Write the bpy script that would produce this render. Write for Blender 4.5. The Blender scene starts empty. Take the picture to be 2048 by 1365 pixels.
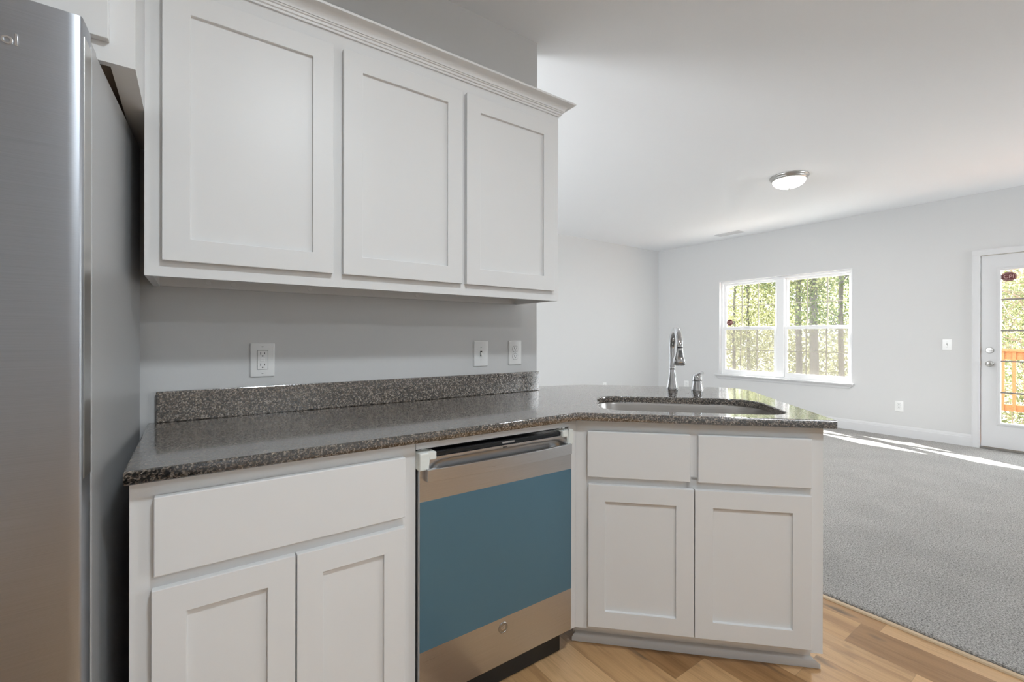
import bpy, bmesh, math, random
from mathutils import Vector, Matrix
random.seed(7)
sc = bpy.context.scene
COL = sc.collection
R = math.radians

# ------------------------------------------------------------------ camera
TH, PITCH, ROLL = R(54.6407), R(-0.0574), R(0.1136)
CAMP = Vector((0.0, -1.8639, 1.1942))
F0 = Vector((math.cos(TH), math.sin(TH), 0)); R0 = Vector((math.sin(TH), -math.cos(TH), 0)); U0 = Vector((0, 0, 1))
F1 = F0 * math.cos(PITCH) + U0 * math.sin(PITCH); U1 = U0 * math.cos(PITCH) - F0 * math.sin(PITCH)
R2 = R0 * math.cos(ROLL) + U1 * math.sin(ROLL); U2 = U1 * math.cos(ROLL) - R0 * math.sin(ROLL)
cd = bpy.data.cameras.new('camera'); cam = bpy.data.objects.new('camera', cd); COL.objects.link(cam)
cam.matrix_world = Matrix(((R2.x, U2.x, -F1.x, CAMP.x), (R2.y, U2.y, -F1.y, CAMP.y), (R2.z, U2.z, -F1.z, CAMP.z), (0, 0, 0, 1)))
cd.sensor_width = 36; cd.lens = 901.4043 * 36 / 2048; cd.shift_y = -(682.5 - 675.1083) / 2048
cd.clip_start = 0.02; cd.clip_end = 300
sc.camera = cam

# ------------------------------------------------------------------ world, sun, exposure
sc.view_settings.view_transform = 'Standard'; sc.view_settings.look = 'None'
sc.view_settings.gamma = 1; sc.view_settings.use_curve_mapping = False
sc.view_settings.exposure = 1.4
w = bpy.data.worlds.new('world'); sc.world = w; w.use_nodes = True
bg = w.node_tree.nodes['Background']; bg.inputs[0].default_value = (0.86, 0.93, 1.0, 1); bg.inputs[1].default_value = 2.8
sd = bpy.data.lights.new('sun', 'SUN'); sun = bpy.data.objects.new('sun', sd); COL.objects.link(sun)
sd.energy = 32; sd.angle = R(0.6); sd.color = (1, 0.985, 0.97)
sun.rotation_euler = Vector((-0.48, -1.03, -1.0)).to_track_quat('-Z', 'Y').to_euler()

def area(name, loc, direction, sx, sy, energy, color=(1, 1, 1), portal=False):
    d = bpy.data.lights.new(name, 'AREA'); o = bpy.data.objects.new(name, d); COL.objects.link(o)
    d.shape = 'RECTANGLE'; d.size = sx; d.size_y = sy; d.energy = energy; d.color = color
    o.location = loc; o.rotation_euler = Vector(direction).to_track_quat('-Z', 'Z').to_euler()
    if portal: d.cycles.is_portal = True
    return o
# daylight portals at the openings, side and rear ones added (they emit nothing themselves)
area('window_portal', (7.06, 1.207, 1.335), (-1, 0, 0), 1.8, 1.5, 1, portal=True)
area('door_portal', (7.06, -1.29, 1.11), (-1, 0, 0), 0.62, 1.6, 1, portal=True)
area('added_side_portal', (-1.46, 1.75, 1.5), (1, 0, 0), 2.1, 1.5, 1, portal=True)
area('added_rear_portal', (6.15, -5.2, 1.65), (0, 1, 0), 1.0, 1.3, 1, portal=True)
# added fill light outside an invented opening behind the camera
area('rear_fill_light', (6.15, -5.3, 1.65), (-0.1, 1, 0.12), 0.95, 1.2, 22, (0.95, 0.98, 1.0))
# added fill light outside an invented opening, hidden by the stub wall
area('side_fill_light', (-1.48, 1.75, 1.5), (1, 0, 0.12), 2.0, 1.4, 50, (0.95, 0.98, 1.0))

# ------------------------------------------------------------------ materials
MATS = {}
def mat(name, color=(.8, .8, .8), rough=.5, metal=0, spec=.5, **k):
    m = bpy.data.materials.new(name); m.use_nodes = True
    b = m.node_tree.nodes['Principled BSDF']
    b.inputs['Base Color'].default_value = (*color, 1); b.inputs['Roughness'].default_value = rough
    b.inputs['Metallic'].default_value = metal; b.inputs['Specular IOR Level'].default_value = spec
    for kk, v in k.items(): b.inputs[kk.replace('_', ' ')].default_value = v
    MATS[name] = m
    return m
class NT:
    def __init__(s, m): s.t = m.node_tree; s.b = s.t.nodes.get('Principled BSDF')
    def n(s, typ, **k):
        x = s.t.nodes.new(typ)
        for a, v in k.items(): setattr(x, a, v)
        return x
    def l(s, a, b): s.t.links.new(a, b)
    def coord(s, scale=(1, 1, 1), world=False, rot=(0, 0, 0)):
        mp = s.n('ShaderNodeMapping'); mp.inputs['Scale'].default_value = scale; mp.inputs['Rotation'].default_value = rot
        if world:
            g = s.n('ShaderNodeNewGeometry'); s.l(g.outputs['Position'], mp.inputs[0])
        else:
            g = s.n('ShaderNodeTexCoord'); s.l(g.outputs['Object'], mp.inputs[0])
        return mp.outputs[0]
    def noise(s, vec, scale, detail=2, rough=.5):
        x = s.n('ShaderNodeTexNoise'); x.inputs['Scale'].default_value = scale; x.inputs['Detail'].default_value = detail
        x.inputs['Roughness'].default_value = rough; s.l(vec, x.inputs['Vector']); return x
    def ramp(s, fac, stops, interp='LINEAR'):
        r = s.n('ShaderNodeValToRGB'); r.color_ramp.interpolation = interp
        while len(r.color_ramp.elements) < len(stops): r.color_ramp.elements.new(.5)
        for e, (p, c) in zip(r.color_ramp.elements, stops): e.position = p; e.color = (*c, 1)
        s.l(fac, r.inputs[0]); return r.outputs[0]
    def bump(s, h, strength, dist):
        b = s.n('ShaderNodeBump'); b.inputs['Strength'].default_value = strength; b.inputs['Distance'].default_value = dist
        s.l(h, b.inputs['Height']); s.l(b.outputs[0], s.b.inputs['Normal'])
    def mix(s, fac, a, b, mode='MIX'):
        x = s.n('ShaderNodeMix', data_type='RGBA', blend_type=mode)
        for sock, v in ((x.inputs[0], fac), (x.inputs[6], a), (x.inputs[7], b)):
            if isinstance(v, (int, float)): sock.default_value = v
            elif isinstance(v, tuple): sock.default_value = (*v, 1)
            else: s.l(v, sock)
        return x.outputs[2]
    def math(s, op, a, b=None):
        x = s.n('ShaderNodeMath', operation=op)
        for i, v in enumerate((a, b)):
            if v is None: continue
            if isinstance(v, (int, float)): x.inputs[i].default_value = v
            else: s.l(v, x.inputs[i])
        return x.outputs[0]

def paint(name, color, rough=.55, tex=.15, scale=350):
    m = mat(name, color, rough, spec=.35); t = NT(m)
    nz = t.noise(t.coord(world=True), scale, 2); t.bump(nz.outputs[0], tex, .0006)
    return m
paint('wall_paint', (.66, .66, .656), .7, .25)
paint('ceiling_paint', (.87, .88, .895), .8, .25)
paint('cabinet_white', (.80, .80, .795), .38, .06, 120)
paint('trim_white', (.68, .68, .685), .4, .05, 120)
mat('vinyl_white', (.86, .86, .86), .35)
mat('plate_white', (.84, .84, .83), .3)
mat('plastic_dark', (.02, .02, .02), .5)
mat('slot_dark', (.015, .015, .015), .6)
mat('black_gloss', (.012, .013, .015), .18)
mat('shadow_black', (.01, .01, .01), .8)
mat('foam_white', (.78, .8, .76), .6)
mat('raw_wood', (.32, .27, .22), .7)
mat('chrome', (.72, .73, .75), .06, 1)
mat('rubber', (.03, .03, .032), .5)
mat('button_grey', (.10, .098, .095), .4)
mat('bronze', (.16, .15, .135), .45)
mat('nickel', (.55, .54, .52), .28, 1)
mat('silver_letters', (.75, .75, .76), .25, 1)
mat('badge_metal', (.42, .41, .40), .3, 1)
mat('sticker_red', (.10, .004, .004), .45)
mat('sticker_white', (.48, .30, .27), .5)
mat('grille_tan', (.50, .46, .38), .4)
mat('grille_dark', (.22, .20, .18), .4)

def brushed(name, color, rough, axis_scale, amt=.06, metal=1):
    m = mat(name, color, rough, metal); t = NT(m)
    nz = t.noise(t.coord(axis_scale), 1, 3, .6)
    r = t.math('MULTIPLY_ADD', nz.outputs[0], amt * 2); 
    t.t.nodes[-1].inputs[2].default_value = rough - amt
    t.l(r, t.b.inputs['Roughness'])
    c = t.ramp(nz.outputs[0], [(.3, tuple(x * .93 for x in color)), (.7, tuple(min(1, x * 1.05) for x in color))])
    t.l(c, t.b.inputs['Base Color']); t.bump(nz.outputs[0], .06, .0004)
    return m
brushed('stainless', (.435, .455, .49), .36, (6, 6, 900))
brushed('stainless_dishwasher', (.575, .58, .59), .30, (6, 6, 900))
brushed('sink_steel', (.60, .58, .56), .30, (3, 3, 300), .04)
m = mat('fridge_side', (.50, .505, .51), .40, .25); t = NT(m); nz = t.noise(t.coord(), 420, 2); t.bump(nz.outputs[0], .25, .0008)
# blue protective film over brushed steel
m = mat('blue_film', (.095, .205, .285), .34, .35, spec=.6); t = NT(m)
nz = t.noise(t.coord((6, 6, 700)), 1, 3, .6); t.bump(nz.outputs[0], .08, .0004)

# granite
m = mat('granite', (.1, .1, .1), .12, spec=.8, Coat_Weight=.75, Coat_Roughness=.07, Coat_IOR=1.75); m.node_tree.nodes['Principled BSDF'].inputs['IOR'].default_value = 1.75; t = NT(m)
co = t.coord(world=True)
wv = t.noise(co, 260, 2, .5); dv = t.n('ShaderNodeVectorMath', operation='MULTIPLY_ADD'); t.l(wv.outputs['Color'], dv.inputs[0]); dv.inputs[1].default_value = (.006, .006, .006); t.l(co, dv.inputs[2])
n1 = t.noise(co, 150, 4, .7); n2 = t.noise(co, 330, 3, .6); vo = t.n('ShaderNodeTexVoronoi'); vo.inputs['Scale'].default_value = 270; t.l(dv.outputs[0], vo.inputs['Vector'])
base = t.ramp(n1.outputs[0], [(.38, (.005, .005, .005)), (.49, (.03, .026, .023)), (.56, (.19, .15, .115)), (.66, (.47, .385, .305))])
sep = t.n('ShaderNodeSeparateColor'); t.l(vo.outputs['Color'], sep.inputs[0])
fl = t.ramp(sep.outputs[0], [(.0, (.004, .004, .005)), (.50, (.018, .017, .016)), (.62, (.15, .12, .095)), (.83, (.37, .305, .245)), (1, (.58, .50, .42))])
c1 = t.mix(.5, base, fl)
c2 = t.mix(t.ramp(n2.outputs[0], [(.58, (0, 0, 0)), (.66, (1, 1, 1))]), c1, (.006, .006, .007))
t.l(c2, t.b.inputs['Base Color'])
t.l(t.math('MULTIPLY_ADD', sep.outputs[0], .25), t.b.inputs['Roughness']); t.t.nodes[-1].inputs[2].default_value = .08

# wood plank floor, planks running along world y, 180 mm wide
m = mat('oak_planks', (.4, .28, .17), .36, spec=.4); t = NT(m)
g = t.n('ShaderNodeNewGeometry'); sp = t.n('ShaderNodeSeparateXYZ'); t.l(g.outputs['Position'], sp.inputs[0])
u = t.math('DIVIDE', t.math('ADD', sp.outputs[0], 20 * .18 - 2.277), .18)
ui = t.math('FLOOR', u); uf = t.math('FRACT', u)
wn = t.n('ShaderNodeTexWhiteNoise', noise_dimensions='1D'); t.l(ui, wn.inputs['W'])
v = t.math('DIVIDE', t.math('ADD', sp.outputs[1], t.math('MULTIPLY', wn.outputs['Value'], 7.3)), 1.22)
vi = t.math('FLOOR', v); vf = t.math('FRACT', v)
cmb = t.n('ShaderNodeCombineXYZ'); t.l(ui, cmb.inputs[0]); t.l(vi, cmb.inputs[1])
wn2 = t.n('ShaderNodeTexWhiteNoise', noise_dimensions='3D'); t.l(cmb.outputs[0], wn2.inputs['Vector'])
off = t.n('ShaderNodeVectorMath', operation='MULTIPLY_ADD'); t.l(wn2.outputs['Color'], off.inputs[0]); off.inputs[1].default_value = (9, 9, 9); t.l(g.outputs['Position'], off.inputs[2])
mp = t.n('ShaderNodeMapping'); mp.inputs['Scale'].default_value = (14, 1.1, 1); t.l(off.outputs[0], mp.inputs[0])
gr = t.noise(mp.outputs[0], 1.6, 6, .62); 
mp2 = t.n('ShaderNodeMapping'); mp2.inputs['Scale'].default_value = (60, 2.2, 1); t.l(off.outputs[0], mp2.inputs[0])
gr2 = t.noise(mp2.outputs[0], 3, 4, .6)
mp3 = t.n('ShaderNodeMapping'); mp3.inputs['Scale'].default_value = (7, 2.4, 1); t.l(off.outputs[0], mp3.inputs[0])
kn = t.noise(mp3.outputs[0], 1.7, 2, .5)
tone = t.ramp(wn2.outputs['Value'], [(0, (.29, .150, .062)), (.33, (.56, .325, .148)), (.7, (.74, .475, .25)), (1, (.42, .235, .105))])
grain = t.ramp(gr.outputs[0], [(.32, (.62, .57, .52)), (.52, (1, 1, 1)), (.75, (1.0, 1.0, .98))])
c = t.mix(.85, tone, grain, 'MULTIPLY')
c = t.mix(.45, c, t.ramp(gr2.outputs[0], [(.3, (.72, .68, .62)), (.6, (1, 1, 1))]), 'MULTIPLY')
c = t.mix(t.ramp(kn.outputs[0], [(.63, (0, 0, 0)), (.74, (.85, .85, .85))]), c, (.14, .09, .055))
e1 = t.math('MINIMUM', uf, t.math('SUBTRACT', 1, uf)); e2 = t.math('MINIMUM', vf, t.math('SUBTRACT', 1, vf))
seam = t.math('MAXIMUM', t.math('LESS_THAN', e1, .006), t.math('LESS_THAN', e2, .0010))
c = t.mix(t.math('MULTIPLY', seam, .22), c, (.10, .065, .04))
t.l(c, t.b.inputs['Base Color']); t.bump(gr2.outputs[0], .12, .0008)
mat('strip_wood', (.66, .50, .33), .5)

# carpet
m = mat('carpet_grey', (.4, .39, .38), .95, spec=.1); t = NT(m); co = t.coord(world=True)
n1 = t.noise(co, 165, 3, .7); n2 = t.noise(co, 55, 3, .6); n3 = t.noise(co, 3.2, 3, .5)
c = t.ramp(n1.outputs[0], [(.32, (.15, .143, .135)), (.46, (.40, .387, .37)), (.60, (.63, .615, .59)), (.75, (.75, .735, .71))])
c = t.mix(.55, c, t.ramp(n2.outputs[0], [(.3, (.66, .65, .64)), (.6, (1, 1, 1))]), 'MULTIPLY')
c = t.mix(.5, c, t.ramp(n3.outputs[0], [(.35, (.82, .82, .82)), (.65, (1, 1, 1))]), 'MULTIPLY')
t.l(c, t.b.inputs['Base Color']); hh = t.math('ADD', n1.outputs[0], n2.outputs[0]); t.bump(hh, .8, .006)

def glass_mat(name, tint=(1, 1, 1), base=.04):
    m = bpy.data.materials.new(name); m.use_nodes = True; t = m.node_tree; t.nodes.clear()
    o = t.nodes.new('ShaderNodeOutputMaterial'); mx = t.nodes.new('ShaderNodeMixShader')
    tr = t.nodes.new('ShaderNodeBsdfTransparent'); tr.inputs[0].default_value = (*tint, 1)
    gl = t.nodes.new('ShaderNodeBsdfGlossy'); gl.inputs['Roughness'].default_value = .01
    lw = t.nodes.new('ShaderNodeLayerWeight'); pw = t.nodes.new('ShaderNodeMath'); pw.operation = 'POWER'; pw.inputs[1].default_value = 2.8
    ma = t.nodes.new('ShaderNodeMath'); ma.operation = 'MULTIPLY_ADD'; ma.inputs[1].default_value = .8; ma.inputs[2].default_value = base
    t.links.new(lw.outputs['Facing'], pw.inputs[0]); t.links.new(pw.outputs[0], ma.inputs[0])
    t.links.new(ma.outputs[0], mx.inputs[0]); t.links.new(tr.outputs[0], mx.inputs[1]); t.links.new(gl.outputs[0], mx.inputs[2]); t.links.new(mx.outputs[0], o.inputs[0])
    MATS[name] = m
glass_mat('window_glass', (.97, .98, .97))
m = bpy.data.materials.new('screen_mesh'); m.use_nodes = True; t = m.node_tree; t.nodes.clear()
o = t.nodes.new('ShaderNodeOutputMaterial'); mx = t.nodes.new('ShaderNodeMixShader'); mx.inputs[0].default_value = .38
tr = t.nodes.new('ShaderNodeBsdfTransparent'); df = t.nodes.new('ShaderNodeBsdfDiffuse'); df.inputs[0].default_value = (.30, .28, .25, 1)
tl = t.nodes.new('ShaderNodeBsdfTranslucent'); tl.inputs[0].default_value = (.075, .068, .06, 1); m2 = t.nodes.new('ShaderNodeMixShader'); m2.inputs[0].default_value = .6
t.links.new(df.outputs[0], m2.inputs[1]); t.links.new(tl.outputs[0], m2.inputs[2])
t.links.new(tr.outputs[0], mx.inputs[1]); t.links.new(m2.outputs[0], mx.inputs[2]); t.links.new(mx.outputs[0], o.inputs[0]); MATS['screen_mesh'] = m

def leaf_mat(name, c1, c2):
    m = bpy.data.materials.new(name); m.use_nodes = True; t = NT(m); t.t.nodes.remove(t.b)
    o = t.t.nodes['Material Output']; nz = t.noise(t.coord(world=True), 2.3, 3, .7)
    c = t.ramp(nz.outputs[0], [(.35, c1), (.62, c2)])
    d = t.n('ShaderNodeBsdfDiffuse'); tl = t.n('ShaderNodeBsdfTranslucent'); mx = t.n('ShaderNodeMixShader'); mx.inputs[0].default_value = .55
    t.l(c, d.inputs[0]); t.l(c, tl.inputs[0]); t.l(d.outputs[0], mx.inputs[1]); t.l(tl.outputs[0], mx.inputs[2]); t.l(mx.outputs[0], o.inputs[0]); MATS[name] = m
leaf_mat('leaf_yellow', (.115, .125, .055), (.27, .265, .135))
leaf_mat('leaf_green', (.05, .07, .03), (.165, .185, .085))
m = mat('bark', (.25, .2, .16), .9); t = NT(m); nz = t.noise(t.coord((12, 12, 2), True), 2, 4); t.l(t.ramp(nz.outputs[0], [(.3, (.05, .043, .038)), (.7, (.12, .104, .092))]), t.b.inputs['Base Color'])
mat('twig', (.17, .125, .085), .9)
m = mat('leaf_litter', (.3, .2, .12), .95); t = NT(m); nz = t.noise(t.coord(world=True), 3, 6, .7); t.l(t.ramp(nz.outputs[0], [(.3, (.22, .205, .19)), (.55, (.37, .355, .33)), (.7, (.41, .415, .37))]), t.b.inputs['Base Color'])
m = mat('deck_wood', (.6, .33, .16), .7); t = NT(m); nz = t.noise(t.coord((3, 30, 30), True), 2, 4); t.l(t.ramp(nz.outputs[0], [(.3, (.19, .078, .025)), (.7, (.28, .125, .042))]), t.b.inputs['Base Color'])
m = mat('lamp_glass', (.95, .93, .88), .4); b = m.node_tree.nodes['Principled BSDF']; b.inputs['Emission Color'].default_value = (1, .95, .86, 1); b.inputs['Emission Strength'].default_value = 1.3

# ------------------------------------------------------------------ mesh helpers
def bm_new(): return bmesh.new()
def box(bm, x0, x1, y0, y1, z0, z1, M=None):
    if x0 > x1: x0, x1 = x1, x0
    if y0 > y1: y0, y1 = y1, y0
    if z0 > z1: z0, z1 = z1, z0
    p = [(x0, y0, z0), (x1, y0, z0), (x1, y1, z0), (x0, y1, z0), (x0, y0, z1), (x1, y0, z1), (x1, y1, z1), (x0, y1, z1)]
    vs = [bm.verts.new(M @ Vector(q) if M else q) for q in p]
    for f in ((3, 2, 1, 0), (4, 5, 6, 7), (0, 1, 5, 4), (1, 2, 6, 5), (2, 3, 7, 6), (3, 0, 4, 7)): bm.faces.new([vs[i] for i in f])
    return vs
def Bx(*a):
    bm = bm_new(); box(bm, *a); return bm
def loft(bm, rings, closed=True, cap0=True, cap1=True):
    rv = [[bm.verts.new(p) for p in r] for r in rings]
    n = len(rings[0])
    for a, b in zip(rv, rv[1:]):
        for i in range(n if closed else n - 1):
            j = (i + 1) % n; bm.faces.new((a[i], a[j], b[j], b[i]))
    if cap0: bm.faces.new(rv[0][::-1])
    if cap1: bm.faces.new(rv[-1])
    return rv
def lathe(bm, prof, c=(0, 0, 0), n=32, cap=True, M=None):
    rings = []
    for r, z in prof:
        ring = [Vector((c[0] + r * math.cos(2 * math.pi * i / n), c[1] + r * math.sin(2 * math.pi * i / n), c[2] + z)) for i in range(n)]
        rings.append([M @ q for q in ring] if M else ring)
    loft(bm, rings, True, cap, cap)
def tube(bm, pts, rad, n=16):
    pts = [Vector(p) for p in pts]; rings = []
    t0 = (pts[1] - pts[0]).normalized(); a = t0.orthogonal().normalized()
    for i, p in enumerate(pts):
        tn = (pts[min(i + 1, len(pts) - 1)] - pts[max(i - 1, 0)]).normalized()
        a = (a - tn * a.dot(tn)).normalized(); b = tn.cross(a)
        r = rad[i] if isinstance(rad, (list, tuple)) else rad
        rings.append([p + (a * math.cos(2 * math.pi * k / n) + b * math.sin(2 * math.pi * k / n)) * r for k in range(n)])
    loft(bm, rings)
def prism(bm, poly, axis, a0, a1):
    """poly of 2-D points extruded along axis 'x','y' or 'z' (poly fills the remaining axes in order)"""
    def P(q, a): return {'x': (a, q[0], q[1]), 'y': (q[0], a, q[1]), 'z': (q[0], q[1], a)}[axis]
    loft(bm, [[P(q, a0) for q in poly], [P(q, a1) for q in poly]])
def obj(name, bm, m, parent=None, bevel=0, smooth=False, seg=2, space='local', angle=35):
    bmesh.ops.recalc_face_normals(bm, faces=bm.faces[:])
    me = bpy.data.meshes.new(name); 
    if parent is not None and space == 'world':
        bm.transform(Matrix.LocRotScale(parent.location, parent.rotation_euler, None).inverted())
    bm.to_mesh(me); bm.free()
    o = bpy.data.objects.new(name, me); COL.objects.link(o); me.materials.append(MATS[m])
    if parent is not None: o.parent = parent
    if bevel:
        b = o.modifiers.new('bevel', 'BEVEL'); b.width = bevel; b.segments = seg; b.limit_method = 'ANGLE'; b.angle_limit = R(angle); b.harden_normals = False
    if smooth:
        for p in me.polygons: p.use_smooth = True
        if smooth != 'all':
            ed = {}
            for p in me.polygons:
                for k in p.edge_keys: ed.setdefault(k, []).append(p)
            for e in me.edges:
                fs = ed.get(tuple(sorted(e.vertices)), [])
                if len(fs) == 2 and fs[0].normal.angle(fs[1].normal, 0) > R(40): e.use_edge_sharp = True
    return o
def thing(name, label, cat, loc=(0, 0, 0), rz=0, group=None):
    o = bpy.data.objects.new(name, None); COL.objects.link(o); o.empty_display_size = .1
    o.location = loc; o.rotation_euler = (0, 0, rz); o['label'] = label; o['category'] = cat
    if group: o['group'] = group
    return o
def tag(o, label=None, cat=None, group=None, kind=None):
    for k, v in (('label', label), ('category', cat), ('group', group), ('kind', kind)):
        if v: o[k] = v
    return o
def struct(o, label, cat): return tag(o, label, cat, kind='structure')
def copy_tree(o, parent=None):
    c = o.copy(); COL.objects.link(c); c.parent = parent
    for ch in list(o.children): copy_tree(ch, c)
    return c
def from_curve(cu, name, m, parent=None, M=None):
    tmp = bpy.data.objects.new('tmp', cu); COL.objects.link(tmp)
    me = bpy.data.meshes.new_from_object(tmp.evaluated_get(bpy.context.evaluated_depsgraph_get()))
    bpy.data.objects.remove(tmp); bpy.data.curves.remove(cu)
    me.name = name; me.materials.clear(); me.materials.append(MATS[m])
    if M: me.transform(M)
    o = bpy.data.objects.new(name, me); COL.objects.link(o)
    if parent is not None: o.parent = parent
    return o
def text(body, size, ext, name, m, parent, M, align='LEFT', bevel=0, space=1.0):
    cu = bpy.data.curves.new(name, 'FONT'); cu.body = body; cu.size = size; cu.extrude = ext; cu.align_x = align; cu.align_y = 'CENTER' if align == 'CENTER' else 'TOP_BASELINE'
    cu.bevel_depth = bevel; cu.space_character = space
    return from_curve(cu, name, m, parent, M)
def face_front(x, y, z): # text on a face looking towards -y
    return Matrix(((1, 0, 0, x), (0, 0, -1, y), (0, 1, 0, z), (0, 0, 0, 1)))
def slab(name, m, outline, holes, z0, z1, bevel):
    cu = bpy.data.curves.new(name, 'CURVE'); cu.dimensions = '2D'; cu.fill_mode = 'BOTH'
    cu.extrude = (z1 - z0) / 2 - bevel; cu.bevel_depth = bevel; cu.bevel_resolution = 2; cu.offset = -bevel
    for poly in [outline] + holes:
        s = cu.splines.new('POLY'); s.points.add(len(poly) - 1); s.use_cyclic_u = True
        for p, q in zip(s.points, poly): p.co = (q[0], q[1], 0, 1)
    return from_curve(cu, name, m, None, Matrix.Translation((0, 0, (z0 + z1) / 2)))
def rrect(x0, x1, y0, y1, r, n=8):
    rs = r if isinstance(r, (list, tuple)) else [r] * 4
    out = []
    for (cx, cy, a0), rr in zip(((x1, y1, 0), (x0, y1, 90), (x0, y0, 180), (x1, y0, 270)), rs):
        sx = -1 if cx == x1 else 1; sy = -1 if cy == y1 else 1
        for k in range(n + 1):
            a = R(a0 + 90 * k / n); out.append((cx + sx * rr + rr * math.cos(a), cy + sy * rr + rr * math.sin(a)))
    return out

# ------------------------------------------------------------------ room shell
XW, YF, H = 6.871, 3.2475, 2.743
XL, YB = -1.30, -5.10
bm = Bx(XL - .12, XW + .16, YB - .12, YF + .12, -.12, 0)
struct(obj('floor', bm, 'oak_planks'), 'light brown oak plank floor of the kitchen', 'floor')
bm = bm_new()
for (x0, x1, y0, y1) in ((2.383, XW, YB, YF), (XL, 2.383, .3, YF)): box(bm, x0, x1, y0, y1, .001, .018)
struct(obj('floor_carpet', bm, 'carpet_grey', bevel=.008), 'speckled grey wall-to-wall carpet of the living room', 'carpet')
bm = Bx(XL - .12, XW + .16, YB - .12, YF + .12, H, H + .12)
struct(obj('ceiling', bm, 'ceiling_paint'), 'smooth white ceiling', 'ceiling')
# stub wall behind the kitchen run
struct(obj('wall_kitchen', Bx(XL, 1.482, 0, .115, 0, H), 'wall_paint'), 'grey kitchen wall behind the counter and cabinets', 'wall')
struct(obj('wall_far', Bx(XL, XW, YF, YF + .12, 0, H), 'wall_paint'), 'pale grey far wall of the living room', 'wall')
bm = bm_new()
for (y0, y1, z0, z1) in ((YB, .7, 0, H), (.7, 2.8, 0, .75), (.7, 2.8, 2.25, H), (2.8, YF, 0, H)): box(bm, XL - .12, XL, y0, y1, z0, z1)  # gap in this wall is invented, it lets the side fill in unseen
struct(obj('wall_left', bm, 'wall_paint'), 'grey wall at the left behind the refrigerator', 'wall')
WY0, WY1, WZ0, WZ1 = .310, 2.104, .585, 2.085      # window opening
DY0, DY1, DZ1 = -1.765, -.815, 2.085              # door opening
bm = bm_new()
for (y0, y1, z0, z1) in ((WY1, YF + .12, 0, H), (WY0, WY1, 0, WZ0), (WY0, WY1, WZ1, H), (DY1, WY0, 0, H), (DY0, DY1, DZ1, H), (YB - .12, DY0, 0, H)):
    box(bm, XW, XW + .15, y0, y1, z0, z1)
struct(obj('wall_right', bm, 'wall_paint'), 'pale grey wall with the double window and the glazed door', 'wall')
bm = bm_new()
for (x0, x1, z0, z1) in ((XL, 5.62, 0, H), (5.62, 6.68, 0, 1.0), (5.62, 6.68, 2.3, H), (6.68, XW, 0, H)): box(bm, x0, x1, YB - .12, YB, z0, z1)  # opening added out of view to let the rear fill in
struct(obj('wall_back', bm, 'wall_paint'), 'grey wall behind the camera with an added opening for fill light', 'wall')

# baseboards: profiled strip
def baseboard(name, label, path):
    bm = bm_new(); prof = [(0, 0), (.014, 0), (.014, .095), (.011, .104), (.011, .110), (.007, .122), (.004, .130), (0, .130)]
    (ax, ay), (bx, by) = path; d = Vector((bx - ax, by - ay, 0)).normalized(); nrm = Vector((-d.y, d.x, 0))
    loft(bm, [[Vector((p[0], p[1], .017)) + nrm * q[0] + Vector((0, 0, q[1])) for q in prof] for p in path])
    return struct(obj(name, bm, 'trim_white'), label, 'baseboard')
baseboard('baseboard_right', 'white baseboard between the door and the far corner', ((XW, -.772), (XW, YF)))
baseboard('baseboard_far', 'white baseboard along the far wall', ((XW - .02, YF), (XL, YF)))
# carpet edge strip
bm = bm_new(); pr = [(0, .0005), (.003, .007), (.012, .010), (.021, .008), (.024, .0005)]
rings = []
for i in range(40):
    y = -4.9 + i * .137; k = 2.359 + .0012 * math.sin(i * 1.7) + .0008 * math.sin(i * .61)
    rings.append([(k + q[0], y, q[1]) for q in pr])
loft(bm, rings)
struct(obj('trim_1', bm, 'strip_wood', smooth=True), 'thin pale wooden strip between plank floor and carpet', 'floor strip')

# ------------------------------------------------------------------ window
def ring_frame(bm, x0, x1, y0, y1, z0, z1, wl, wr, wb, wt):
    """rectangular frame in the yz plane; wl = width at y1 side (left in view)"""
    o = [(y0, z0), (y1, z0), (y1, z1), (y0, z1)]; i = [(y0 + wr, z0 + wb), (y1 - wl, z0 + wb), (y1 - wl, z1 - wt), (y0 + wr, z1 - wt)]
    V = lambda ps, x: [bm.verts.new((x, y, z)) for y, z in ps]
    of, ob, jf, jb = V(o, x0), V(o, x1), V(i, x0), V(i, x1)
    for k in range(4):
        j = (k + 1) % 4
        bm.faces.new((of[k], of[j], jf[j], jf[k])); bm.faces.new((ob[k], ob[j], jb[j], jb[k])); bm.faces.new((of[k], ob[k], ob[j], of[j])); bm.faces.new((jf[k], jb[k], jb[j], jf[j]))
win = struct(thing('window_1', 'white twin double-hung window with gridded panes', 'window', (XW, 1.207, WZ0)), 'white twin double-hung window with gridded panes', 'window')
bm = bm_new(); ring_frame(bm, XW - .004, XW + .149, WY0, WY1, WZ0, WZ1, .012, .012, .012, .012)
obj('jamb_liner', bm, 'trim_white', win, space='world')
a0, a1 = WY0 + .012, WY1 - .012
bm = bm_new(); ring_frame(bm, XW + .06, XW + .145, a0, a1, WZ0 + .012, WZ1 - .012, .026, .026, .03, .03)
box(bm, XW + .03, XW + .145, 1.146, 1.245, WZ0 + .042, WZ1 - .042)
obj('window_frame', bm, 'vinyl_white', win, bevel=.003, space='world')
bm = bm_new()
prism(bm, [(XW - .055, .598), (XW - .055, .603), (XW - .05, .607), (XW + .06, .607), (XW + .06, .585), (XW - .047, .585)], 'y', .290, 2.150)
obj('window_sill', bm, 'trim_white', win, space='world')
bm = bm_new()   # apron with mitred ends
loft(bm, [[(XW, y0, z), (XW, y1, z), (XW - d, y1 - .0, z), (XW - d, y0 + .0, z)] for z, d, y0, y1 in ((.535, .006, .345, 2.105), (.545, .012, .338, 2.112), (.568, .018, .320, 2.125), (.5849, .040, .300, 2.140))])
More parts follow.
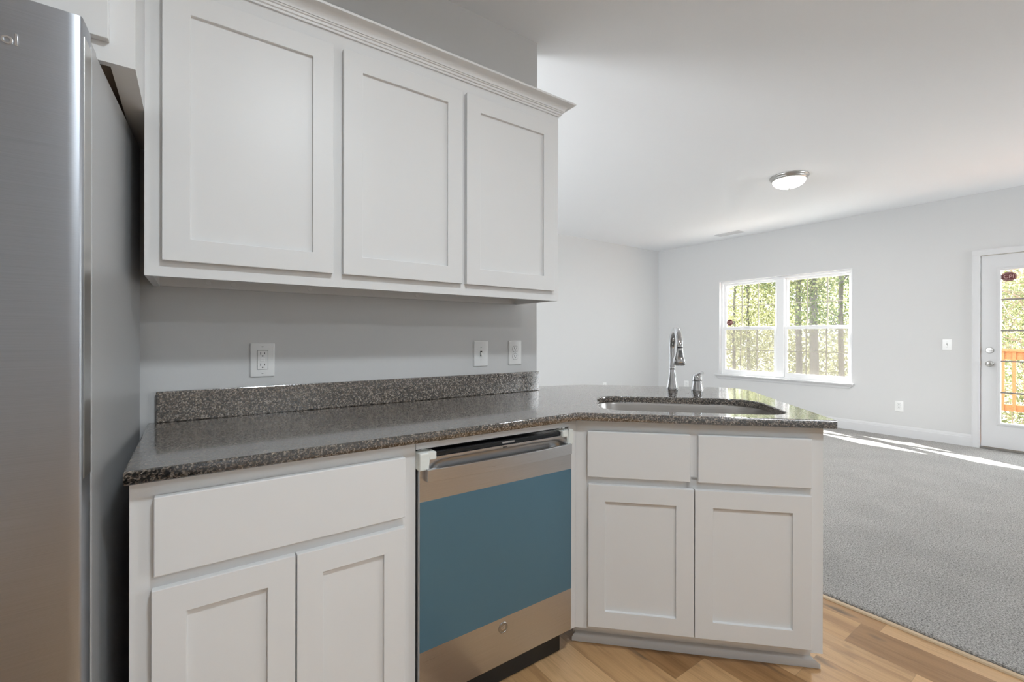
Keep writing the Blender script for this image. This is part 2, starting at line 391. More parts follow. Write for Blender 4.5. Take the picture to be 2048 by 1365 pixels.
obj('apron', bm, 'trim_white', win, space='world')
for k, (y0, y1) in enumerate(((1.245, a1 - .026), (a0 + .026, 1.146))):
    # glazed openings measured on the photo: about 0.74 m wide each
    gy0, gy1 = (1.292, 2.030) if k == 0 else (.382, 1.115)
    us = bm_new(); X0, X1 = XW + .10, XW + .132; z0, z1 = 1.318, WZ1 - .042
    ring_frame(us, X0, X1, y0 + .001, y1 - .001, z0, z1, y1 - gy1, gy0 - y0, .040, z1 - 2.012)
    us = obj('upper_sash', us, 'vinyl_white', win, bevel=.003, space='world')
    g = obj('pane', Bx(XW + .113, XW + .117, gy0, gy1, 1.358, 2.012), 'window_glass', us); g.location = -win.location; 
    def grille(par, gx, zlo, zhi, zm, mname):
        bm = bm_new()
        for f in (1 / 3, 2 / 3):
            yy = gy0 + (gy1 - gy0) * f; box(bm, gx - .003, gx + .003, yy - .007, yy + .007, zlo, zhi)
        box(bm, gx - .0028, gx + .0028, gy0, gy1, zm - .006, zm + .006)
        o = obj('grille', bm, mname, par); o.location = -win.location
    grille(us, XW + .107, 1.358, 2.012, 1.684, 'grille_tan')
    ls = bm_new(); X0, X1 = XW + .062, XW + .094; z0, z1 = WZ0 + .042, 1.354
    ring_frame(ls, X0, X1, y0 + .001, y1 - .001, z0, z1, y1 - gy1, gy0 - y0, .683 - z0, .044)
    ls = obj('lower_sash', ls, 'vinyl_white', win, bevel=.003, space='world')
    g = obj('pane', Bx(XW + .076, XW + .080, gy0, gy1, .683, 1.31), 'window_glass', ls); g.location = -win.location
    grille(ls, XW + .070, .683, 1.31, .997, 'grille_tan')
    bm = bm_new(); yc = (gy0 + gy1) / 2 + .03
    lathe(bm, [(.004, 0), (.022, 0), (.022, .006), (.014, .012), (.004, .013)], (XW + .075, yc, 1.354), 16)
    box(bm, XW + .055, XW + .08, yc - .05, yc + .05, 1.354, 1.362)
    lk = obj('sash_lock', bm, 'vinyl_white', ls, smooth=True); lk.location = -win.location
    obj('insect_screen', Bx(XW + .138, XW + .1385, y0 + .01, y1 - .01, WZ0 + .05, 1.335), 'screen_mesh', win, space='world')
def octagon(r, sx=1.0): return [(r * sx * math.cos(R(22.5 + 45 * i)), r * math.sin(R(22.5 + 45 * i))) for i in range(8)]
def sticker(parent, x, y, z, r, sx, sub):
    """security sticker facing -x; parent frame unrotated"""
    M = Matrix(((0, 0, -1, x), (-1, 0, 0, y), (0, 1, 0, z), (0, 0, 0, 1)))
    bm = bm_new(); prism(bm, octagon(r, sx), 'z', 0, .001); bm.transform(M)
    s = obj('sticker', bm, 'sticker_red', parent); s['label'] = 'dark red octagonal security sticker with white letters'; s.location = -parent.location
    bm = bm_new(); o1, o2 = octagon(r * .90, sx), octagon(r * .84, sx)
    v1 = [bm.verts.new((*p, .0013)) for p in o1]; v2 = [bm.verts.new((*p, .0013)) for p in o2]
    for i in range(8): bm.faces.new((v1[i], v1[(i + 1) % 8], v2[(i + 1) % 8], v2[i]))
    bm.transform(M); obj('sticker_border', bm, 'sticker_white', s)
    text('CPI', r * .95, .0002, 'sticker_lettering', 'sticker_white', s, M @ Matrix.Translation((0, 0, .0014)), 'CENTER', .0008, 1.05)
    if sub:
        text('SECURITY', r * .26, .0002, 'sticker_small_print', 'sticker_white', s, M @ Matrix.Translation((0, -r * .62, .0014)), 'CENTER')
        text('PROTECTED BY', r * .22, .0002, 'sticker_small_print', 'sticker_white', s, M @ Matrix.Translation((0, r * .62, .0014)), 'CENTER')
sticker(win, XW + .112, 1.981, 1.428, .052, 1.0, False)

# ------------------------------------------------------------------ patio door
door = struct(thing('door_1', '', 'door', (XW, -1.29, 0)), 'white patio door with a tall gridded glass panel', 'door')
bm = bm_new()
for s, y in ((1, DY1), (-1, DY0)):   # side casings and jambs
    pr = [(XW, y + s * .046), (XW - .016, y + s * .046), (XW - .018, y + s * .035), (XW - .012, y - s * .002), (XW - .012, y - s * .016), (XW, y - s * .016)]
    prism(bm, pr, 'z', .017, DZ1 - .0142)
    box(bm, XW + .0002, XW + .15, y - s * .016, y, .0, DZ1 - .0142)
pr = [(XW, DZ1 + .05), (XW - .016, DZ1 + .05), (XW - .018, DZ1 + .04), (XW - .012, DZ1 - .002), (XW - .012, DZ1 - .014), (XW, DZ1 - .014)]
prism(bm, pr, 'y', DY0 - .046, DY1 + .046); box(bm, XW + .0002, XW + .15, DY0, DY1, DZ1 - .014, DZ1)
obj('door_frame', bm, 'trim_white', door, space='world')
obj('threshold', Bx(XW - .03, XW + .15, DY0 + .016, DY1 - .016, .0, .034), 'bronze', door, bevel=.006, space='world')
LX0, LX1 = XW + .012, XW + .056
ly1, ly0 = DY1 - .020, DY0 + .020; gy1, gy0, gz0, gz1 = -.980, -1.600, .305, 1.900
bm = bm_new(); ring_frame(bm, LX0, LX1, ly0, ly1, .040, 2.066, ly1 - gy1, gy0 - ly0, gz0 - .04, 2.066 - gz1)
leaf = obj('door_leaf', bm, 'trim_white', door, bevel=.002, space='world')
bm = bm_new()
for k, (e, d) in enumerate(((.030, .006), (.018, .012))):
    ring_frame(bm, LX0 - d, LX0 + .002, gy0 - e, gy1 + e, gz0 - e, gz1 + e, e, e, e, e)
o = obj('glass_bead', bm, 'trim_white', leaf, bevel=.003); o.location = -door.location
o = obj('pane', Bx(LX0 + .018, LX0 + .022, gy0, gy1, gz0, gz1), 'window_glass', leaf); o.location = -door.location
bm = bm_new()
for z in (1.593, 1.270, .949, .622): box(bm, LX0 + .009, LX0 + .014, gy0, gy1, z - .008, z + .008)
for f in (1 / 3, 2 / 3): box(bm, LX0 + .0092, LX0 + .0138, gy0 + (gy1 - gy0) * f - .008, gy0 + (gy1 - gy0) * f + .008, gz0, gz1)
o = obj('grille', bm, 'grille_dark', leaf); o.location = -door.location
def facing_x(y, z): return Matrix(((0, 0, -1, LX0), (-1, 0, 0, y), (0, 1, 0, z), (0, 0, 0, 1)))
bm = bm_new(); lathe(bm, [(.001, 0), (.032, 0), (.032, .005), (.027, .011), (.001, .012)], n=28, M=facing_x(-.900, 1.063))
db = obj('deadbolt', bm, 'nickel', leaf, smooth=True); db.location = -door.location
bm = bm_new(); box(bm, -.018, .018, -.005, .005, .011, .026, facing_x(-.900, 1.063)); o = obj('thumb_turn', bm, 'nickel', db, bevel=.002)
bm = bm_new(); lathe(bm, [(.001, 0), (.031, 0), (.031, .004), (.026, .010), (.012, .014), (.011, .030), (.022, .038), (.027, .050), (.026, .060), (.016, .068), (.001, .069)], n=28, M=facing_x(-.900, .920))
o = obj('door_knob', bm, 'nickel', leaf, smooth=True); o.location = -door.location
bm = bm_new()
for z in (1.063, .925): box(bm, XW - .013, XW + .012, DY1 - .0175, DY1 - .0158, z - .03, z + .03)
obj('strike_plate', bm, 'nickel', door, space='world')
bm_ = None
sticker(door, LX0 + .017, -1.033, 1.829, .053, 1.12, True)

# ------------------------------------------------------------------ outlets and switches (plate faces -y in its own frame)
def cover_plate(root, wd, hg):
    bm = bm_new()
    loft(bm, [[(x, -d, z) for x, z in rrect(-wd / 2 + i, wd / 2 - i, -hg / 2 + i, hg / 2 - i, .004, 3)] for d, i in ((0, 0), (.003, 0), (.0055, .002), (.006, .005))])
    return obj('cover_plate', bm, 'plate_white', root, smooth=True)
def screw(par, z, x=0, d=.006):
    bm = bm_new(); lathe(bm, [(.0005, 0), (.0036, 0), (.0034, .0008), (.0005, .0011)], n=12, M=Matrix(((1, 0, 0, x), (0, 0, -1, -d), (0, 1, 0, z), (0, 0, 0, 1))))
    s = obj('screw', bm, 'plate_white', par, smooth=True)
    obj('screw_slot', Bx(x - .003, x + .003, -d - .0014, -d - .0009, z - .0005, z + .0005), 'slot_dark', s)
def slots(par, z, d):
    bm = bm_new()
    box(bm, -.0075, -.0055, -d - .0004, -d + .001, z - .001, z + .008); box(bm, .0055, .0073, -d - .0004, -d + .001, z, z + .007)
    lathe(bm, [(.0026, 0), (.0026, .001)], n=12, M=Matrix(((1, 0, 0, 0), (0, 0, -1, -d + .0006), (0, 1, 0, z - .006), (0, 0, 0, 1))))
    obj('slots', bm, 'slot_dark', par)
def duplex(name, label, loc, rz, wd=.079, hg=.124):
    r = thing(name, label, 'outlet', loc, rz); cover_plate(r, wd, hg)
    for s in (1, -1):
        bm = bm_new(); z = s * .0195
        pts = [(.0172 * math.cos(R(a)), max(-.0142, min(.0142, .0172 * math.sin(R(a))))) for a in range(0, 360, 15)]
        loft(bm, [[(x, -d, z + q) for x, q in pts] for d in (.004, .0078)])
        f = obj('socket_face', bm, 'plate_white', r, bevel=.0006); slots(f, z, .0078)
        bm = bm_new(); loft(bm, [[(x * 1.06, -d, z + q * 1.06) for x, q in pts] for d in (.004, .00615)]); obj('socket_gap', bm, 'slot_dark', f)
    screw(r, 0); return r
def gfci(name, label, loc, rz):
    r = thing(name, label, 'outlet', loc, rz); cover_plate(r, .079, .124)
    bm = Bx(-.0175, .0175, -.0062, 0, -.0345, .0345); obj('receptacle_gap', bm, 'slot_dark', r)
    f = obj('receptacle', Bx(-.0165, .0165, -.0085, 0, -.0335, .0335), 'plate_white', r, bevel=.0012)
    slots(f, .0205, .0085); slots(f, -.0205, .0085)
    obj('test_button', Bx(-.007, .007, -.0098, -.008, .0006, .0056), 'plate_white', f, bevel=.0006)
    obj('reset_button', Bx(-.007, .007, -.0098, -.008, -.0056, -.0006), 'plate_white', f, bevel=.0006)
    obj('indicator', Bx(-.0135, -.0115, -.0088, -.008, -.001, .001), 'slot_dark', f)
    screw(r, .0485); screw(r, -.0485); return r
def toggle(name, label, loc, rz):
    r = thing(name, label, 'light switch', loc, rz); cover_plate(r, .079, .124)
    obj('toggle_slot', Bx(-.0055, .0055, -.0064, 0, -.0125, .0125), 'slot_dark', r)
    bm = bm_new(); loft(bm, [[(x, -d, z) for x, z in ((-.0045, z0), (.0045, z0), (.0045, z1), (-.0045, z1))] for d, z0, z1 in ((.004, -.006, .009), (.009, -.009, .005), (.018, -.0135, -.006))])
    obj('toggle', bm, 'plate_white', r, bevel=.001); screw(r, .030); screw(r, -.030); return r
gfci('wall_outlet', 'white GFCI outlet with two buttons, left of the kitchen wall plates', (.2085, 0, 1.1085), 0)
toggle('light_switch', 'white toggle switch above the backsplash beside the dishwasher end', (1.136, 0, 1.113), 0)
duplex('wall_outlet', 'white duplex outlet near the free end of the kitchen wall', (1.339, 0, 1.1135), 0)
toggle('light_switch', 'white toggle switch on the pale wall beside the patio door', (XW, -.572, 1.116), R(-90))
duplex('wall_outlet', 'white low outlet on the pale wall between window and door', (XW, -.156, .3765), R(-90))
duplex('wall_outlet', 'white low outlet seen just left of the faucet lever', (XW, 2.678, .39), R(-90))
duplex('wall_outlet', 'white low outlet on the far wall, peeking over the counter', (5.478, YF, .39), 0)

# ------------------------------------------------------------------ cabinets
def shaker(name, par, x0, x1, z0, z1, yf, rail=.062, depth=.010, th=.020, m='cabinet_white', label=None):
    """five-piece door whose front is at y = yf and whose back is at yf + th"""
    bm = bm_new()
    o = [(x0, z0), (x1, z0), (x1, z1), (x0, z1)]; i = [(x0 + rail, z0 + rail), (x1 - rail, z0 + rail), (x1 - rail, z1 - rail), (x0 + rail, z1 - rail)]
    V = lambda ps, y: [bm.verts.new((x, y, z)) for x, z in ps]
    of, ob, jf, jb = V(o, yf), V(o, yf + th), V(i, yf), V(i, yf + depth)
    for k in range(4):
        j = (k + 1) % 4
        bm.faces.new((of[k], of[j], jf[j], jf[k])); bm.faces.new((jf[k], jf[j], jb[j], jb[k])); bm.faces.new((of[k], ob[k], ob[j], of[j]))
    bm.faces.new(jb); bm.faces.new(ob[::-1])
    d = obj(name, bm, m, par, bevel=.0014)
    if label: d['label'] = label
    return d
def slabfront(name, par, x0, x1, z0, z1, yf, th=.020): return obj(name, Bx(x0, x1, yf, yf + th, z0, z1), 'cabinet_white', par, bevel=.0022)

# --- upper cabinet
uc = thing('wall_cabinet', 'long white wall cabinet with three shaker doors and crown molding above the counter', 'cabinet', (0, 0, 0))
UX0, UX1, UZ0, UZ1 = -.104, 1.345, 1.356, 2.185
bm = bm_new()
box(bm, UX0, UX0 + .018, -.306, -.001, UZ0 + .001, UZ1); box(bm, UX1 - .018, UX1, -.306, -.001, UZ0 + .001, UZ1)
box(bm, UX0 + .018, UX1 - .018, -.306, -.001, UZ0 + .045, UZ0 + .06); box(bm, UX0 + .018, UX1 - .018, -.306, -.001, UZ1 - .015, UZ1)
box(bm, UX0 + .018, UX1 - .018, -.012, -.001, UZ0 + .06, UZ1 - .015)
obj('cabinet_body', bm, 'cabinet_white', uc)
obj('hanging_rail', Bx(UX0 + .018, UX1 - .018, -.018, -.001, UZ0 + .002, UZ0 + .045), 'cabinet_white', uc)
bm = bm_new()
doors_u = ((-.066, .371), (.403, .844), (.863, 1.308))
box(bm, UX0, UX0 + .050, -.325, -.306, UZ0, UZ1); box(bm, .360, .414, -.325, -.306, UZ0, UZ1); box(bm, .832, .875, -.325, -.306, UZ0, UZ1); box(bm, UX1 - .048, UX1, -.325, -.306, UZ0, UZ1)
for a, b in ((UX0 + .05, .36), (.414, .832), (.875, UX1 - .048)):
    box(bm, a, b, -.325, -.306, UZ0, UZ0 + .055); box(bm, a, b, -.325, -.306, 2.125, UZ1)
obj('face_frame', bm, 'cabinet_white', uc)
for a, b in doors_u: shaker('door', uc, a, b, 1.398, 2.137, -.346)
for px in (.045, .117, .365, .8): 
    bm = bm_new(); lathe(bm, [(.0005, 0), (.0075, 0), (.0072, .0015), (.0005, .002)], n=16, M=Matrix(((1, 0, 0, px), (0, 0, -1, -.018), (0, 1, 0, UZ0 + .018), (0, 0, 0, 1))))
    obj('screw_cap', bm, 'plate_white', uc, smooth=True)
def crown(par, pts, ztop, name='crown_molding'):
    pr = [(0, -.052), (.006, -.052), (.007, -.046), (.011, -.044), (.012, -.037), (.016, -.035), (.017, -.031)]
    for k in range(7):
        a = R(90 * k / 6); pr.append((.050 - .030 * math.cos(a) , -.031 + .022 * (math.sin(a) * .75 + k / 6 * .25)))
    pr += [(.056, -.007), (.057, 0), (0, 0)]
    bm = bm_new(); P = [Vector((*p, 0)) for p in pts]; rings = []
    for i, p in enumerate(P):
        ns = []
        if i: d = (P[i] - P[i - 1]).normalized(); ns.append(Vector((d.y, -d.x, 0)))
        if i < len(P) - 1: d = (P[i + 1] - P[i]).normalized(); ns.append(Vector((d.y, -d.x, 0)))
        nn = sum(ns, Vector()) ; nn = nn / nn.dot(ns[0]) if len(ns) > 1 else ns[0]
        rings.append([p + nn * q[0] + Vector((0, 0, ztop + q[1])) for q in pr])
    loft(bm, rings); return obj(name, bm, 'cabinet_white', par, smooth=True)
crown(uc, ((UX0 + .002, -.326), (UX1, -.326), (UX1, -.001)), 2.237)

# --- cabinet over the refrigerator
oc = thing('wall_cabinet', 'deep white cabinet with a shaker door above the refrigerator', 'cabinet', (0, 0, 0))
OX0, OX1, OZ0 = -1.06, -.1043, 1.792
bm = bm_new(); box(bm, OX1 - .044, OX1, -.532, -.001, OZ0, UZ1); box(bm, OX0, OX0 + .018, -.532, -.001, OZ0, UZ1)
box(bm, OX0 + .018, OX1 - .044, -.532, -.001, UZ1 - .015, UZ1); box(bm, OX0 + .018, OX1 - .044, -.013, -.001, OZ0, UZ1 - .015)
obj('cabinet_body', bm, 'cabinet_white', oc)
obj('bottom_panel', Bx(OX0 + .018, OX1 - .044, -.532, -.013, OZ0 + .020, OZ0 + .035), 'raw_wood', oc)
bm = bm_new(); box(bm, OX1 - .05, OX1, -.551, -.532, OZ0, UZ1); box(bm, OX0, OX0 + .05, -.551, -.532, OZ0, UZ1); box(bm, OX0 + .05, OX1 - .05, -.551, -.532, OZ0, OZ0 + .055); box(bm, OX0 + .05, OX1 - .05, -.551, -.532, 2.12, UZ1)
box(bm, -.61, -.56, -.551, -.532, OZ0 + .055, 2.12)
obj('face_frame', bm, 'cabinet_white', oc)
shaker('door', oc, -.582, -.1475, 1.834, 2.137, -.571); shaker('door', oc, -1.025, -.59, 1.834, 2.137, -.571)
crown(oc, ((OX0, -.552), (OX1, -.552), (OX1, -.385)), 2.237)

# --- base cabinet left of dishwasher
BX0, BX1 = -.109, .540
bc = thing('base_cabinet', 'white base cabinet with one wide drawer over two doors, beside the refrigerator', 'cabinet', (0, 0, 0))
bm = bm_new(); box(bm, BX0, BX0 + .018, -.591, -.002, .0, .883); box(bm, BX1 - .018, BX1, -.591, -.002, 0, .883)
box(bm, BX0 + .018, BX1 - .018, -.591, -.002, .10, .118); box(bm, BX0 + .018, BX1 - .018, -.014, -.002, .118, .883)
obj('cabinet_body', bm, 'cabinet_white', bc)
obj('toe_kick', Bx(BX0 + .018, BX1 - .018, -.548, -.532, .002, .10), 'cabinet_white', bc)
bm = bm_new(); box(bm, BX0, BX0 + .055, -.610, -.591, .10, .883); box(bm, BX1 - .055, BX1, -.610, -.591, .10, .883)
box(bm, BX0 + .055, BX1 - .055, -.610, -.591, .832, .883); box(bm, BX0 + .055, BX1 - .055, -.610, -.591, .635, .685); box(bm, BX0 + .055, BX1 - .055, -.610, -.591, .10, .14)
obj('face_frame', bm, 'cabinet_white', bc)
slabfront('drawer_front', bc, -.067, .501, .6745, .8465, -.631)
shaker('door', bc, -.071, .212, .115, .6455, -.631); shaker('door', bc, .2155, .5005, .115, .6455, -.631)

# --- corner sink cabinet (peninsula), local frame u = along its front, v = towards its back
PO = (1.167, -.643, 0); PR = R(-45)
PM = Matrix.Translation(PO) @ Matrix.Rotation(PR, 4, 'Z')
skc = thing('sink_cabinet', 'white angled sink cabinet with two drawer fronts over two shaker doors', 'cabinet', PO, PR)
SR = .8435
bm = bm_new(); box(bm, SR - .018, SR, .057, .638, .085, .883); box(bm, SR - .018, SR, .13, .638, 0, .085)
box(bm, .0, .018, .057, .638, .10, .883)
box(bm, .018, SR - .018, .620, .638, .0, .883); box(bm, .018, SR - .018, .06, .620, .10, .118)
obj('cabinet_body', bm, 'cabinet_white', skc)
bm = bm_new(); yf0, yf1 = .038, .057
box(bm, -.008, .075, yf0, yf1, .092, .883); box(bm, SR - .075, SR, yf0, yf1, .092, .883); box(bm, .390, .440, yf0, yf1, .635, .883)
box(bm, .075, .390, yf0, yf1, .828, .883); box(bm, .440, SR - .075, yf0, yf1, .828, .883); box(bm, .075, SR - .075, yf0, yf1, .092, .14)
box(bm, .075, SR - .075, yf0, yf1, .63, .685)
obj('face_frame', bm, 'cabinet_white', skc)
slabfront('drawer_front', skc, .035, .401, .672, .842, .017); slabfront('drawer_front', skc, .4275, .8, .672, .842, .017)
shaker('door', skc, .0385, .4135, .113, .6445, .017); shaker('door', skc, .4165, .801, .113, .6445, .017)
obj('toe_kick', Bx(-.02, SR - .006, .112, .128, .001, .10), 'cabinet_white', skc)
bm = bm_new(); q = [(.112, .001), (.0955, .001), (.0960, .016), (.0985, .025), (.104, .031), (.112, .034)]
loft(bm, [[(s + (e if k in (1, 2) else e * .5 if k == 3 else 0), y, z) for k, (y, z) in enumerate(q)] for s, e in ((-.012, -.012), (SR - .006, .026))])
obj('shoe_molding', bm, 'trim_white', skc, smooth=True)
bm = bm_new(); box(bm, 1.1495, 1.190, -.6095, -.590, .092, .883); box(bm, .542, 1.1495, -.6095, -.590, .858, .883)
obj('filler_strip', bm, 'cabinet_white', skc, space='world')

# ------------------------------------------------------------------ granite
def P2(s, t): q = PM @ Vector((s, t, 0)); return (q.x, q.y)
outl = [(-.116, 0.0), (-.116, -.646), (1.166, -.646)]
outl += [P2(.868, -.002)]
for k in range(9):
    a = R(90 * k / 8); outl.append(P2(.876 - .15 + .15 * math.cos(a), .995 - .15 + .15 * math.sin(a)))
outl += [P2(0.004, .995), (1.4835, .178), (1.4835, 0)]
hole = [P2(s, t) for s, t in rrect(.077, .770, .076, .500, [.13, .11, .12, .10], 10)]
ct = tag(slab('countertop', 'granite', outl, [hole], .884, .914, .004), 'dark speckled granite countertop running along the wall and around the sink', 'countertop')
bs = tag(obj('backsplash', Bx(-.094, 1.4815, -.021, -.0005, .9145, 1.0145), 'granite', bevel=.002), 'low dark speckled granite backsplash strip along the kitchen wall', 'backsplash')
# sink bowl
sk = thing('kitchen_sink', 'stainless steel undermount sink bowl set in the granite counter', 'sink', PO, PR)
bm = bm_new(); rings = []
for z, i in ((.8835, -.022), (.8832, -.006), (.875, -.004), (.80, 0), (.72, .006), (.70, .014), (.690, .035), (.686, .07)):
    rings.append([(x, y, z) for x, y in rrect(.077 + i, .770 - i, .076 + i, .500 - i, [.13, .11, .12, .10], 10)])
loft(bm, rings, True, False, True)
o = obj('bowl', bm, 'sink_steel', sk, smooth=True); sm = o.modifiers.new('solid', 'SOLIDIFY'); sm.thickness = .0012; sm.offset = 1
bm = bm_new(); lathe(bm, [(.001, .001), (.02, .001), (.03, .003), (.044, .003), (.046, .0005), (.001, .0)], (.42, .30, .6865), 28); obj('drain', bm, 'chrome', sk, smooth=True)

# ------------------------------------------------------------------ faucet
fp = PM @ Vector((.431, .552, .914))
fa = thing('kitchen_faucet', 'tall chrome gooseneck faucet with pull-down spray head behind the sink', 'faucet', fp, R(-45))
bm = bm_new(); lathe(bm, [(.0215, 0.0), (.0225, .004), (.0275, .030), (.0285, .034), (.0255, .050), (.0205, .075), (.0165, .100), (.0138, .122), (.0132, .130), (.0136, .131), (.0136, .136), (.0130, .137)], n=32)
obj('faucet_base', bm, 'chrome', fa, smooth=True)
REACH = .17; rr = REACH / 2; ztop = .312
pts = [(0, 0, .134), (0, 0, .18), (0, 0, ztop - rr)]
for k in range(1, 17): a = R(180 * k / 16); pts.append((0, -rr + rr * math.cos(a), ztop - rr + rr * math.sin(a)))
pts.append((0, -REACH - .001, .238))
bm = bm_new(); tube(bm, pts, [.0132] * 2 + [.0140] + [.0152] * (len(pts) - 3), 20); obj('spout', bm, 'chrome', fa, smooth=True)
bm = bm_new(); lathe(bm, [(.0142, .232), (.0142, .238)], (0, -REACH, 0), 24); obj('joint_ring', bm, 'rubber', fa, smooth=True)
Mh = Matrix.Translation((0, -REACH, 0))
bm = bm_new(); lathe(bm, [(.001, .158), (.0215, .158), (.0235, .160), (.0262, .168), (.0270, .177), (.0250, .187), (.0205, .200), (.0172, .214), (.0155, .226), (.0150, .2325), (.001, .2325)], n=32, M=Mh)
hd = obj('spray_head', bm, 'chrome', fa, smooth=True)
bm = bm_new(); lathe(bm, [(.001, .1565), (.0200, .1565), (.0215, .1582), (.001, .1584)], n=28, M=Mh); obj('spray_face', bm, 'rubber', hd, smooth=True)
bm = bm_new(); loft(bm, [[(x, y - REACH, z) for x, y in ((-.0062, yy), (.0062, yy), (.0062, yy + .006), (-.0062, yy + .006))] for z, yy in ((.193, -.0245), (.205, -.0208), (.222, -.0175))]); obj('spray_button', bm, 'button_grey', hd, bevel=.0015)
hp = PM @ Vector((.544, .555, .914))
fh = thing('faucet_lever', 'short chrome single-lever faucet handle standing right of the gooseneck faucet', 'faucet handle', hp, R(-45))
bm = bm_new(); lathe(bm, [(.0225, 0), (.0232, .004), (.0275, .026), (.0282, .031), (.0262, .042), (.0232, .058), (.0215, .070), (.0212, .074)], n=32); lathe(bm, [(.0222, .0745), (.0226, .080), (.0215, .092), (.0175, .103), (.010, .109), (.001, .111)], n=32)
obj('handle_body', bm, 'chrome', fh, smooth=True)
bm = bm_new(); lathe(bm, [(.0224, .0735), (.0224, .0755)], n=28); obj('joint_ring', bm, 'rubber', fh)
a = Vector((-.002, .004, .098)); b = Vector((.010, -.050, .116))
bm = bm_new(); tube(bm, [a, a.lerp(b, .4) + Vector((0, 0, .004)), a.lerp(b, .75) + Vector((0, 0, .003)), b], [.010, .0078, .0074, .0080], 16); lv = obj('lever', bm, 'chrome', fh, smooth=True)
dn = (b - a).normalized(); bm = bm_new(); tube(bm, [b - dn * .002, b + dn * .0012], [.0042, .0040], 14); obj('lever_tip', bm, 'plate_white', lv, smooth=True)

# ------------------------------------------------------------------ dishwasher
dw = thing('dishwasher', 'stainless dishwasher still wearing blue protective film and white corner guards', 'dishwasher', (.8445, -.63, 0))
DX0, DX1 = .5445, 1.1455
obj('tub', Bx(DX0 + .004, DX1 - .004, -.585, -.03, .11, .850), 'plastic_dark', dw, space='world')
# door skin as a height field: scooped pocket above the bar handle
def dw_depth(x, z):
    cx = .845; hw = .262; zt, zb = .829, .782
    e = abs(x - cx)
    side = 1 if e < hw - .05 else max(0, 1 - ((e - (hw - .05)) / .05) ** 2)
    f = (zt - z) / (zt - zb)
    if f <= 0: return 0
    f = min(f, 1)
    return .038 * side * (f ** 1.5)
bm = bm_new(); nx, zs = 61, [.111, .262, .4, .55, .706, .75, .765, .772, .776, .780, .782, .786, .790, .795, .800, .805, .810, .815, .820, .825, .829, .8345]
grid = []
for z in zs:
    row = []
    for i in range(nx):
        x = DX0 + (DX1 - DX0) * i / (nx - 1); d = dw_depth(x, z) if z >= .782 else (dw_depth(x, .782) * max(0, (z - .772) / .010) if z > .772 else 0)
        row.append(bm.verts.new((x, -.6305 + d, z)))
    grid.append(row)
for r0, r1 in zip(grid, grid[1:]):
    for i in range(nx - 1): bm.faces.new((r0[i], r0[i + 1], r1[i + 1], r1[i]))
back = {}
per = [(0, i) for i in range(nx)] + [(j, nx - 1) for j in range(1, len(zs))] + [(len(zs) - 1, i) for i in range(nx - 2, -1, -1)] + [(j, 0) for j in range(len(zs) - 2, 0, -1)]
bv = [bm.verts.new((grid[j][i].co.x, -.590, grid[j][i].co.z)) for j, i in per]
for k in range(len(per)):
    l = (k + 1) % len(per); bm.faces.new((grid[per[k][0]][per[k][1]], bv[k], bv[l], grid[per[l][0]][per[l][1]]))
bm.faces.new(bv)
dd = obj('door_panel', bm, 'stainless_dishwasher', dw, space='world', smooth=True)
o = obj('control_strip', Bx(DX0 + .002, DX1 - .002, -.6285, -.586, .8348, .8495), 'black_gloss', dw, bevel=.003, space='world')
l = obj('control_label', Bx(.838, .888, -.6288, -.6284, .840, .8455), 'silver_letters', dw, space='world')
bm = bm_new()
for k in range(4): box(bm, .8395 + k * .004, .8425 + k * .004, -.6308, -.6303, .8265, .8305)
obj('vent_mark', bm, 'plastic_dark', dw, space='world')
# bar handle: bowed front, ends turned back to the door
bm = bm_new(); rings = []
HX0, HX1, HZ0, HZ1 = .560, 1.130, .768, .805
for i in range(41):
    f = i / 40; x = HX0 + (HX1 - HX0) * f; bow = .012 * (1 - (2 * f - 1) ** 2); yf = -.652 - bow; yb = yf + .012
    rings.append([(x, yf, HZ0), (x, yf, HZ1), (x, yb, HZ1), (x, yb, HZ0)])
loft(bm, rings)
box(bm, HX0, HX0 + .014, -.640, -.6295, HZ0, HZ1); box(bm, HX1 - .014, HX1, -.640, -.6295, HZ0, HZ1)
obj('bar_handle', bm, 'stainless_dishwasher', dw, space='world', bevel=.0012)
fl = obj('protective_film', Bx(DX0 + .0005, DX1 - .0002, -.6312, -.6303, .2635, .7065), 'blue_film', dw, space='world'); fl['label'] = 'blue plastic protective film on the door front'
bm = bm_new(); Mb = Matrix(((1, 0, 0, .8415), (0, 0, -1, -.6305), (0, 1, 0, .2295), (0, 0, 0, 1)))
lathe(bm, [(.0145, 0), (.0185, 0), (.0185, .0015), (.0175, .0022), (.0155, .0022), (.0145, .001)], n=36, cap=False, M=Mb)
lathe(bm, [(.001, 0), (.0135, 0), (.0133, .0006), (.001, .0006)], n=36, M=Mb)
bg_ = obj('badge', bm, 'badge_metal', dw, space='world', smooth=True)
ge = text('GE', .0145, .0004, 'badge_lettering', 'silver_letters', bg_, face_front(.8415 - .8445, -.0008, .2295), 'CENTER', .0002, .85)
for s, xo in ((1, DX0 - .004), (-1, DX1 + .0035)):
    bm = bm_new()
    box(bm, xo, xo + s * .030, -.6405, -.600, .800, .853); box(bm, xo + s * .030, xo + s * .054, -.6405, -.600, .829, .853)
    bmesh.ops.remove_doubles(bm, verts=bm.verts[:], dist=1e-5)
    g = obj('corner_guard', bm, 'foam_white', dw, bevel=.004, space='world', seg=3); g['label'] = 'white foam shipping corner guard'
obj('kick_plate', Bx(DX0 + .004, DX1 - .004, -.572, -.555, .003, .109), 'plastic_dark', dw, space='world')
for x in (.60, 1.09):
    bm = bm_new(); lathe(bm, [(.014, .0005), (.014, .010), (.006, .012), (.006, .11)], (x, -.54, 0), 14); obj('leveling_foot', bm, 'plastic_dark', dw, space='world')

